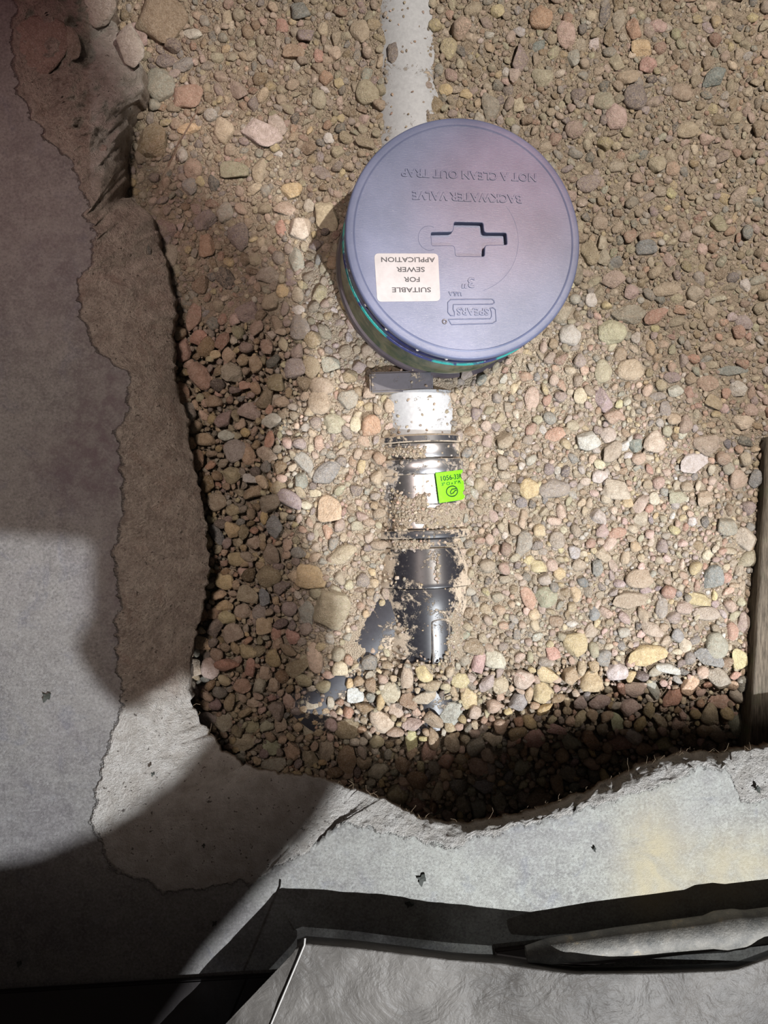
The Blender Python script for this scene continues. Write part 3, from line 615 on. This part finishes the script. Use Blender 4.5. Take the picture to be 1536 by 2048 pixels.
# sticker wrapped round the shield
def pipe_pt(py, ang, r):
    s = (D + 0.083) / F; zc = float(pipe_prof(py)[1])
    c = Vector(((axis_x(py) - 768) * s, (1024 - py) * s, zc)); side = Vector((1, SL, 0)).normalized()
    return c + side * (r * math.cos(ang)) + Vector((0, 0, r * math.sin(ang)))
def bend(o, pyc, angc, r, rot):
    co = np.empty(len(o.data.vertices) * 3, np.float32); o.data.vertices.foreach_get('co', co); co = co.reshape(-1, 3)
    out = []; cr, sr = math.cos(rot), math.sin(rot); s = (D + 0.083) / F
    for x, y, z in co:
        X = x * cr - y * sr; Y = x * sr + y * cr; out.append(pipe_pt(pyc - Y / s, angc - X / r, r + z)[:])
    o.data.vertices.foreach_set('co', np.array(out, np.float32).ravel()); o.data.update()
bm = bmesh.new(); hw, hh = 0.0165, 0.0145
outl = rrect(-hw, -hh, hw, hh, 0.0015, 3)
vs = [[bm.verts.new((-hw + 2 * hw * i / 16, -hh + 2 * hh * j / 10, 0)) for j in range(11)] for i in range(17)]
for i in range(16):
    for j in range(10): bm.faces.new((vs[i][j], vs[i + 1][j], vs[i + 1][j + 1], vs[i][j + 1]))
st = bm_obj('label_sticker', bm, GREEN, cp); ANGC = math.radians(58); bend(st, 975, ANGC, 0.0528, 0.10)
st['label'] = 'bright green printed sticker'
for txt, x, y, sz, wd_ in (('1056-33R', 0.001, 0.0085, 0.0050, 0.026), ('3" CI x 3" PL', 0.000, 0.0030, 0.0030, 0.024)):
    t = text_obj('lettering', txt, sz, BLACKINK, st, extrude=0.0, width=wd_)
    co = np.empty(len(t.data.vertices) * 3, np.float32); t.data.vertices.foreach_get('co', co); co = co.reshape(-1, 3); co[:, 0] += x; co[:, 1] += y
    t.data.vertices.foreach_set('co', co.ravel()); bend(t, 975, ANGC, 0.0533, 0.10)
lg = curve_obj('emblem', [[(0.0075 * math.cos(a) * 0.9 - 0.001, 0.0050 * math.sin(a) - 0.0050, 0) for a in np.linspace(0, 2 * math.pi, 28)],
                        [(0.0040, -0.0030, 0), (-0.0010, -0.0030, 0), (-0.0035, -0.0055, 0), (-0.0030, -0.0075, 0), (0.0002, -0.0068, 0), (0.0022, -0.0050, 0), (0.0045, -0.0045, 0)]], 0.0006, BLACKINK, st)
bend(lg, 975, ANGC, 0.0529, 0.10)

ft = bpy.data.objects.new('pipe_fitting', None); C.objects.link(ft)
tag(ft, 'dust covered black plastic branch fitting below the steel band coupling', 'fitting')
run('hub', [(1095, .040), (1096, .0475), (1110, .0490), (1162, .0528), (1168, .0535), (1172, .0530), (1173, .049), (1173, .040)], ABS, ft)
run('neck', [(1174, .0495), (1190, .0500), (1215, .0490), (1245, .0462), (1300, .0455), (1440, .045), (1470, .045)], ABS, ft)
# raised ribs on the neck
s = (D + 0.083) / F
rib = []
for off in (-0.004, 0.0135):
    rib.append([pipe_pt(y, math.asin(min(1, .99)) - off / 0.046 - 0.02, 0.0462 if y > 1235 else 0.0475) for y in range(1242, 1325, 8)])
rib.append([pipe_pt(1242 - 7 * math.sin(t), math.asin(.99) - (0.00475 - 0.00875 * math.cos(t)) / 0.046 - 0.02, 0.0466) for t in np.linspace(0, math.pi, 9)])
curve_obj('rib', [[tuple(p) for p in r_] for r_ in rib], 0.0010, ABS2, ft)
# side branch
p0 = W(842, 1165, -0.083); p0.z = -.1185; p1 = W(600, 1440, -0.083); p1.z = -.135
axis = (p1 - p0).normalized(); q = axis.to_track_quat('Z', 'Y').to_matrix().to_4x4(); q.translation = p0
Ln = (p1 - p0).length
lathe('branch', [(.036, .03), (.044, .03), (.044, Ln * .3), (.044, Ln * .6), (.044, Ln), (.036, Ln)], ABS2, ft, 96, q)

# valve body plate under the riser
vb = box_obj('valve_flange', (0.062, 0.020, 0.03), GREYP, None, W(802, 768, -0.0725 - .015), (0, 0, 0.03), 0.002)
tag(vb, 'dark grey plastic valve body edge under the riser, against the white pipe stub', 'valve')

# ------------------------------------------------------------------ riser with cap
base = W(885, 545, -0.088); top = W(931, 477, 0.002)
ax = (top - base); H = ax.length
rv = bpy.data.objects.new('valve_riser', None); C.objects.link(rv); rv.location = base
rv.rotation_euler = ax.to_track_quat('Z', 'Y').to_euler()
# keep the local frame aligned with the picture
zq = ax.normalized(); xq = Vector((1, 0, 0)); xq = (xq - zq * xq.dot(zq)).normalized(); yq = zq.cross(xq)
rv.rotation_euler = Matrix((xq, yq, zq)).transposed().to_euler()
tag(rv, 'round capped backwater valve riser standing in the gravel', 'valve')
RC = 0.1052
lathe('riser_body', [(.098, -.03), (.1035, -.03), (.1035, .006), (.1045, .010), (.1030, .012), (.1030, H - .026), (.0975, H - .026)], BODY, rv)
lathe('base_rim', [(.1005, .004), (.1060, .004), (.1070, .007), (.1068, .011), (.1055, .013), (.1000, .013)], RIMM, rv)
lathe('cement_bead', [(.0995, H - .0285), (.1040, H - .0280), (.1055, H - .0255), (.1045, H - .0235), (.0995, H - .0230)], TEAL, rv)
lathe('primer_band', [(.0985, H - .024), (.1040, H - .0235), (.1042, H - .0170), (.0985, H - .0165)], PRIM, rv)
lathe('cap_seat', [(.098, H - .017), (.1025, H - .0165), (.1025, H - .0040), (.098, H - .0035)], GAPM, rv)
for kdeg in (147, 172, 196, 214, 229, 247, 262):
    a = math.radians(kdeg)
    nb = box_obj('cap_nub', (.0035, .0030, .0035), NUB, rv, (.1030 * math.cos(a), .1030 * math.sin(a), H - .0105), (0, 0, a), 0.0006)
# cap: plate with the wrench recess, ring rim
pxm = 0.4366e-3
def Lp(x, y): return ((x - 926) * pxm * 1.008, (482 - y) * pxm)
circ = [(RC * .925 * math.cos(a), RC * .925 * math.sin(a)) for a in np.linspace(0, 2 * math.pi, 161)[:-1]]
plus_px = [(855, 472), (900, 469), (902, 449), (963, 447), (965, 467), (1011, 465), (1013, 491), (967, 494), (966, 517), (905, 519), (903, 498), (857, 501)]
def rounded(pts, r=5, k=4):
    o = []; n = len(pts)
    for i in range(n):
        p = Vector(pts[i]); a = Vector(pts[i - 1]) - p; b = Vector(pts[(i + 1) % n]) - p
        ra = min(r, a.length * .45); rb = min(r, b.length * .45); A = p + a.normalized() * ra; B = p + b.normalized() * rb
        for j in range(k + 1):
            t = j / k; o.append(tuple(A * (1 - t) ** 2 + p * 2 * t * (1 - t) + B * t * t))
    return o
plus = [Lp(*p) for p in rounded(plus_px)]
cap = curve_obj('cap', [circ, plus], 0.0007, CAP, rv, True, 0.0036, '2D'); cap.location = (0, 0, H - 0.0043)
for p in cap.data.polygons: p.use_smooth = False
cap['label'] = 'blue grey embossed screw cap'
zt = H   # top of plate
def onlid(o, x, y, z=0.0, rot=180): o.location = (*Lp(x, y), z + 0.0043); o.rotation_euler = (0, 0, math.radians(rot)); return o
lathe('cap_rim', [(RC * .915, -.002), (RC * .915, .0041), (RC * .925, .0046), (RC * .933, .0041), (RC * .938, .0041), (RC * .941, .0041), (RC * .946, .0041), (RC * .978, .0041), (RC * .984, .0040), (RC * .993, .0032), (RC * .999, .0014), (RC, .0000), (RC * .998, -.0022), (RC * .985, -.0030), (RC * .93, -.0030)], CAP, cap, 192)
lathe('recess_floor', [(0, -.0012), (RC * .5, -.0012), (RC * .5, -.0040), (0, -.0040)], CAP, cap, 48)
ROT = 181.5
for nm, txt, x, y, hgt, wdt in (('lettering', 'NOT A CLEAN OUT TRAP', 934, 356, 16.5, 276), ('lettering', 'BACKWATER VALVE', 930, 400, 17, 224), ('lettering', '3"', 931, 570, 22, 26),
                           ('lettering', 'U.S.A', 905, 593, 8.5, 27), ('lettering', 'SPEARS', 941, 627, 14.5, 66)):
    t = text_obj(nm, txt, hgt * pxm, CAP, cap, extrude=0.00045, bevel=0.00018, width=wdt * pxm); onlid(t, x, y, 0.0001, ROT)
def z3(x, y): q_ = Lp(840 + x / 8.533, 560 + y / 8.533); return (q_[0], q_[1], 0.0045)
logo = [[z3(*p) for p in ((1240, 405), (1225, 365), (1190, 345), (480, 380), (430, 430), (430, 600), (475, 652), (545, 655), (545, 590), (520, 545), (525, 465), (1200, 430), (1240, 405))],
        [z3(*p) for p in ((440, 720), (490, 805), (1200, 760), (1270, 715), (1255, 520), (1215, 490), (1160, 500), (1185, 560), (1190, 640), (1165, 680), (560, 712), (440, 720))]]
curve_obj('emblem', logo, 0.00045, CAP, cap)
curve_obj('emblem', [[(*[Lp(883.5, 649)[i] + 0.0017 * f_(a) for i, f_ in ((0, math.cos), (1, math.sin))], 0.0045) for a in np.linspace(0, 2 * math.pi, 20)]], 0.0006, RIMM, cap)
curve_obj('mould_mark', [[(*Lp(853 + 22 * math.cos(a), 485 + 24 * math.sin(a)), 0.0043) for a in np.linspace(math.radians(65), math.radians(295), 30)]], 0.00022, CAP, cap)
curve_obj('mould_mark', [[(*Lp(926 + 108 * math.cos(a), 482 + 108 * math.sin(a)), 0.0042) for a in np.linspace(math.radians(-40), math.radians(70), 40)]], 0.00022, CAP, cap)
q1 = [Lp(*p) for p in rounded([(744, 521), (870.5, 515), (875, 608.5), (750, 615)], 9, 5)]
lab = curve_obj('label_sticker', [q1], 0.00005, PAPER, cap, True, 0.0001, '2D'); lab.location = (0, 0, 0.0045); lab['label'] = 'white printed paper sticker'
for txt, x, y, wdt in (('SUITABLE', 817.5, 589, 78), ('FOR', 818, 568.5, 32), ('SEWER', 815.5, 549, 57), ('APPLICATION', 811, 530, 108)):
    t = text_obj('lettering', txt, 9.8 * pxm, INK, cap, extrude=0.00003, width=wdt * pxm); onlid(t, x, y, 0.00042, 182.5)

# ------------------------------------------------------------------ weathered timber at the right
bm = bmesh.new(); bmesh.ops.create_cube(bm, size=1); bmesh.ops.scale(bm, vec=(.040, .34, .12), verts=bm.verts)
bmesh.ops.subdivide_edges(bm, edges=bm.edges[:], cuts=14, use_grid_fill=True)
for v_ in bm.verts:
    v_.co.x += 0.0016 * float(fbm(v_.co.y * 60, v_.co.z * 30, 3, 5)); v_.co.z += 0.0012 * float(fbm(v_.co.x * 400, v_.co.y * 18, 3, 8))
tb = bm_obj('timber', bm, WOOD, smooth=True); c1 = W(1541, 1225, -0.07); tb.location = (c1.x + 0.0075, c1.y, -0.068 - 0.06); tb.rotation_euler = (0, 0, math.radians(-3.6))
tag(tb, 'weathered dark timber edge along the right side of the gravel', 'timber')

# ------------------------------------------------------------------ things along the bottom edge
bd = box_obj('board', (0.26, 0.022, 0.006), BRNB, None, W(1290, 1890, 0.003), (0, 0, math.radians(6.5)), 0.001); bd.location.z = 0.0031
tag(bd, 'dark brown board lying on the concrete under the grey pole', 'board')
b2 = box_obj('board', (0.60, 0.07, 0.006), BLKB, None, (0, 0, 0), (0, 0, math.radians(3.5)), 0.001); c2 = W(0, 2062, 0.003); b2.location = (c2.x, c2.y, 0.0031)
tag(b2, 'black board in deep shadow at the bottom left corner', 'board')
# grey pole
pa = W(1050, 1908, 0.0215); pb = W(1640, 1838, 0.0215); axis = (pb - pa).normalized(); q = axis.to_track_quat('Z', 'Y').to_matrix().to_4x4(); q.translation = pa
Lq = (pb - pa).length
po = lathe('pole', [(.0, 0), (.006, .001), (.0095, .02), (.0115, .08), (.0125, Lq * .62), (.0150, Lq * .66), (.0150, Lq * .72), (.0130, Lq * .76), (.013, Lq), (0, Lq)], POLE, None, 40, q)
tag(po, 'scuffed grey metal pole lying along the lower right edge', 'pole')
# plastic wrapped bundle
nx, ny = 170, 60
edge_top = np.array([(585, 1897), (612, 1886), (700, 1893), (800, 1905), (900, 1918), (1000, 1925), (1100, 1940), (1150, 1946), (1250, 1945), (1400, 1942), (1470, 1938), (1500, 1928), (1560, 1905), (1900, 1880)], float)
Vp = []; ridge = []
HB_ = 0.045
for j in range(ny):
    v = j / (ny - 1); dy = -14 + 330 * v ** 1.4
    yl = 1893 + dy; xl = 600 - 0.95 * max(0, dy) - 6         # left outline
    for i in range(nx):
        u_ = (max(0, i - 3) / (nx - 4)) ** 1.4; x = xl + (1950 - xl) * u_
        yy = np.interp(x, edge_top[:, 0], edge_top[:, 1]) + dy
        sk = min(1, (dy + 14) / 14) * min(1, i / 3)            # skirts down to the floor
        xr = 610 - 0.42 * max(0, dy); w_ = min(1, max(0, (x - xl) / max(8, xr - xl)))
        z = 0.0075 + (HB_ - 0.0085 + 0.002 * w_) * sk
        z += (0.0030 * float(fbm(x / 150 + yy / 300, yy / 160, 3, 61)) + 0.0016 * abs(float(fbm(x / 60, yy / 160, 3, 62))) - 0.0006) * sk
        Vp.append(W(x + (8 * (1 - min(1, i / 3))), yy, z)[:])
    ridge.append(W(610 - 0.42 * max(0, dy), np.interp(610, edge_top[:, 0], edge_top[:, 1]) + dy, HB_ + 0.0012))
pf = bpy.data.objects.new('wrapped_bundle', None); C.objects.link(pf)
tag(pf, 'crumpled clear plastic bag around a bundle at the bottom edge', 'plastic bag')
mesh_np('plastic_film', Vp, grid_faces(ny, nx), FILM, pf)
gd = W(1320, 2120, 0.03); box_obj('packing', (0.54, 0.105, 0.030), GOODS, pf, (gd.x + .02, gd.y, 0.0165), (0, 0, math.radians(-1.5)), 0.004)
curve_obj('film_fold_highlight', [[tuple(p) for p in ridge[2::5]]], 0.0008, FOLDM, pf)

# ------------------------------------------------------------------ flakes, twig, fibres
def flake(x, y, r, th, label):
    pts = []; n = 11
    for i in range(n):
        a = 2 * math.pi * i / n; rr = r * S0 * (0.45 + 0.6 * ((i * 7) % 5) / 4.0) * (1.0 if abs(math.cos(a)) > .5 else 0.6)
        pts.append((rr * math.cos(a), rr * math.sin(a), 0))
    bm = bmesh.new(); f = bm.faces.new([bm.verts.new(p) for p in pts]); e = bmesh.ops.extrude_face_region(bm, geom=[f])
    for g in e['geom']:
        if isinstance(g, bmesh.types.BMVert): g.co.z += 0.0009; g.co.z += 0.0012 * abs(g.co.x) / (r * S0)
    o = bm_obj('flake', bm, FLAKE); o.location = W(x, y, 0.0006); o.rotation_euler = (0, 0, th)
    tag(o, label, 'debris')
flake(845, 1757, 15, .6, 'largest black leafy flake on the pale concrete below the dip in the edge')
flake(817, 1806, 11, 2.2, 'ragged black flake at the shadow line just below the largest flake')
flake(95, 1393, 13, .2, 'dark flake on the bluish lit concrete at the far left')
flake(1516, 1577, 9, 1.1, 'small black flake on the white broken concrete at the right border')
flake(307, 1547, 6, .4, 'tiny black fleck in the middle of the bright broken concrete corner')
flake(1189, 1697, 6, .9, 'tiny black speck on pale concrete right of the middle of the lower slab')
flake(408, 1690, 5, .9, 'small dark fleck on the shaded broken concrete patch')
flake(430, 1846, 7, .1, 'small black crumb on shaded concrete beside the lit strip')
flake(40, 1926, 7, .5, 'dark crumb on the dim concrete at the lower left')
tw = [W(398, 215, -.066), W(385, 240, -.064), W(372, 262, -.062), W(357, 285, -.063), W(350, 305, -.066), W(336, 333, -.068)]
o = curve_obj('twig', [[tuple(p) for p in tw]], 0.0007, TWIG); tag(o, 'thin bent twig on the gravel near the upper left broken edge', 'twig')
# fibres along the broken edge
fb = []
for i in range(90):
    k = rng.integers(int(NU * .50), int(NU * .96)); p = P0[k]; a = Vector((p[0], p[1], p[2] - 0.001)); h_ = rng.uniform(.003, .009); dr = Vector((rng.normal(), abs(rng.normal()) + .4, rng.normal() * .5 + .3)).normalized()
    b = a + dr * h_; c_ = b + Vector(rng.normal(size=3)) * 0.002
    fb.append([tuple(a), tuple((a + b) / 2 + Vector(rng.normal(size=3)) * 0.0007), tuple(b), tuple(c_)])
o = curve_obj('root_fibres', fb, 0.00011, FIBRE, slab, res=0); o['kind'] = 'stuff'

# ------------------------------------------------------------------ unseen boards added to cut the lamp light into shadow shapes
def blocker_piece(name, poly, Lpos, zp, zb):
    # outline on the floor plane zp, carried towards the lamp up to height zb
    pts = []
    for (x, y) in poly:
        g = Vector(((x - 768) * (D - zp) / F, (1024 - y) * (D - zp) / F, zp)); t = (zb - zp) / (Lpos.z - zp); pts.append(g + (Lpos - g) * t)
    bm = bmesh.new(); f = bm.faces.new([bm.verts.new(p) for p in pts]); e = bmesh.ops.extrude_face_region(bm, geom=[f])
    for g in e['geom']:
        if isinstance(g, bmesh.types.BMVert): g.co.z += 0.012
    bmesh.ops.triangulate(bm, faces=bm.faces[:])
    o = bm_obj(name, bm, BLOCKER); tag(o, kind='structure'); return o
blocker_piece('light_blocker', [(-1500, 1060), (0, 1070), (205, 1085), (225, 1130), (225, 1260), (192, 1330), (215, 1380), (250, 1425), (380, 1412), (480, 1500), (585, 1530), (470, 1580), (330, 1650), (230, 1695), (110, 1745), (0, 1765), (-1500, 1850),
   (-1500, 3000), (100, 3000), (200, 2200), (410, 1910), (540, 1760), (670, 1620), (738, 1540), (762, 1345), (690, 1195), (628, 1075), (645, 960), (725, 900), (690, 700), (640, 500), (400, 200), (200, -600), (-1500, -600)], LA, 0.0, 0.85)
blocker_piece('light_blocker', [(-800, -900), (120, -900), (130, -100), (190, 130), (270, 260), (400, 350), (500, 450), (565, 520), (600, 630), (598, 740), (565, 820), (560, 900), (600, 1050), (640, 1200), (640, 1420),
   (800, 1480), (1150, 1400), (2400, 1390), (2400, 3600), (-800, 3600)], LB, -0.083, 0.80)
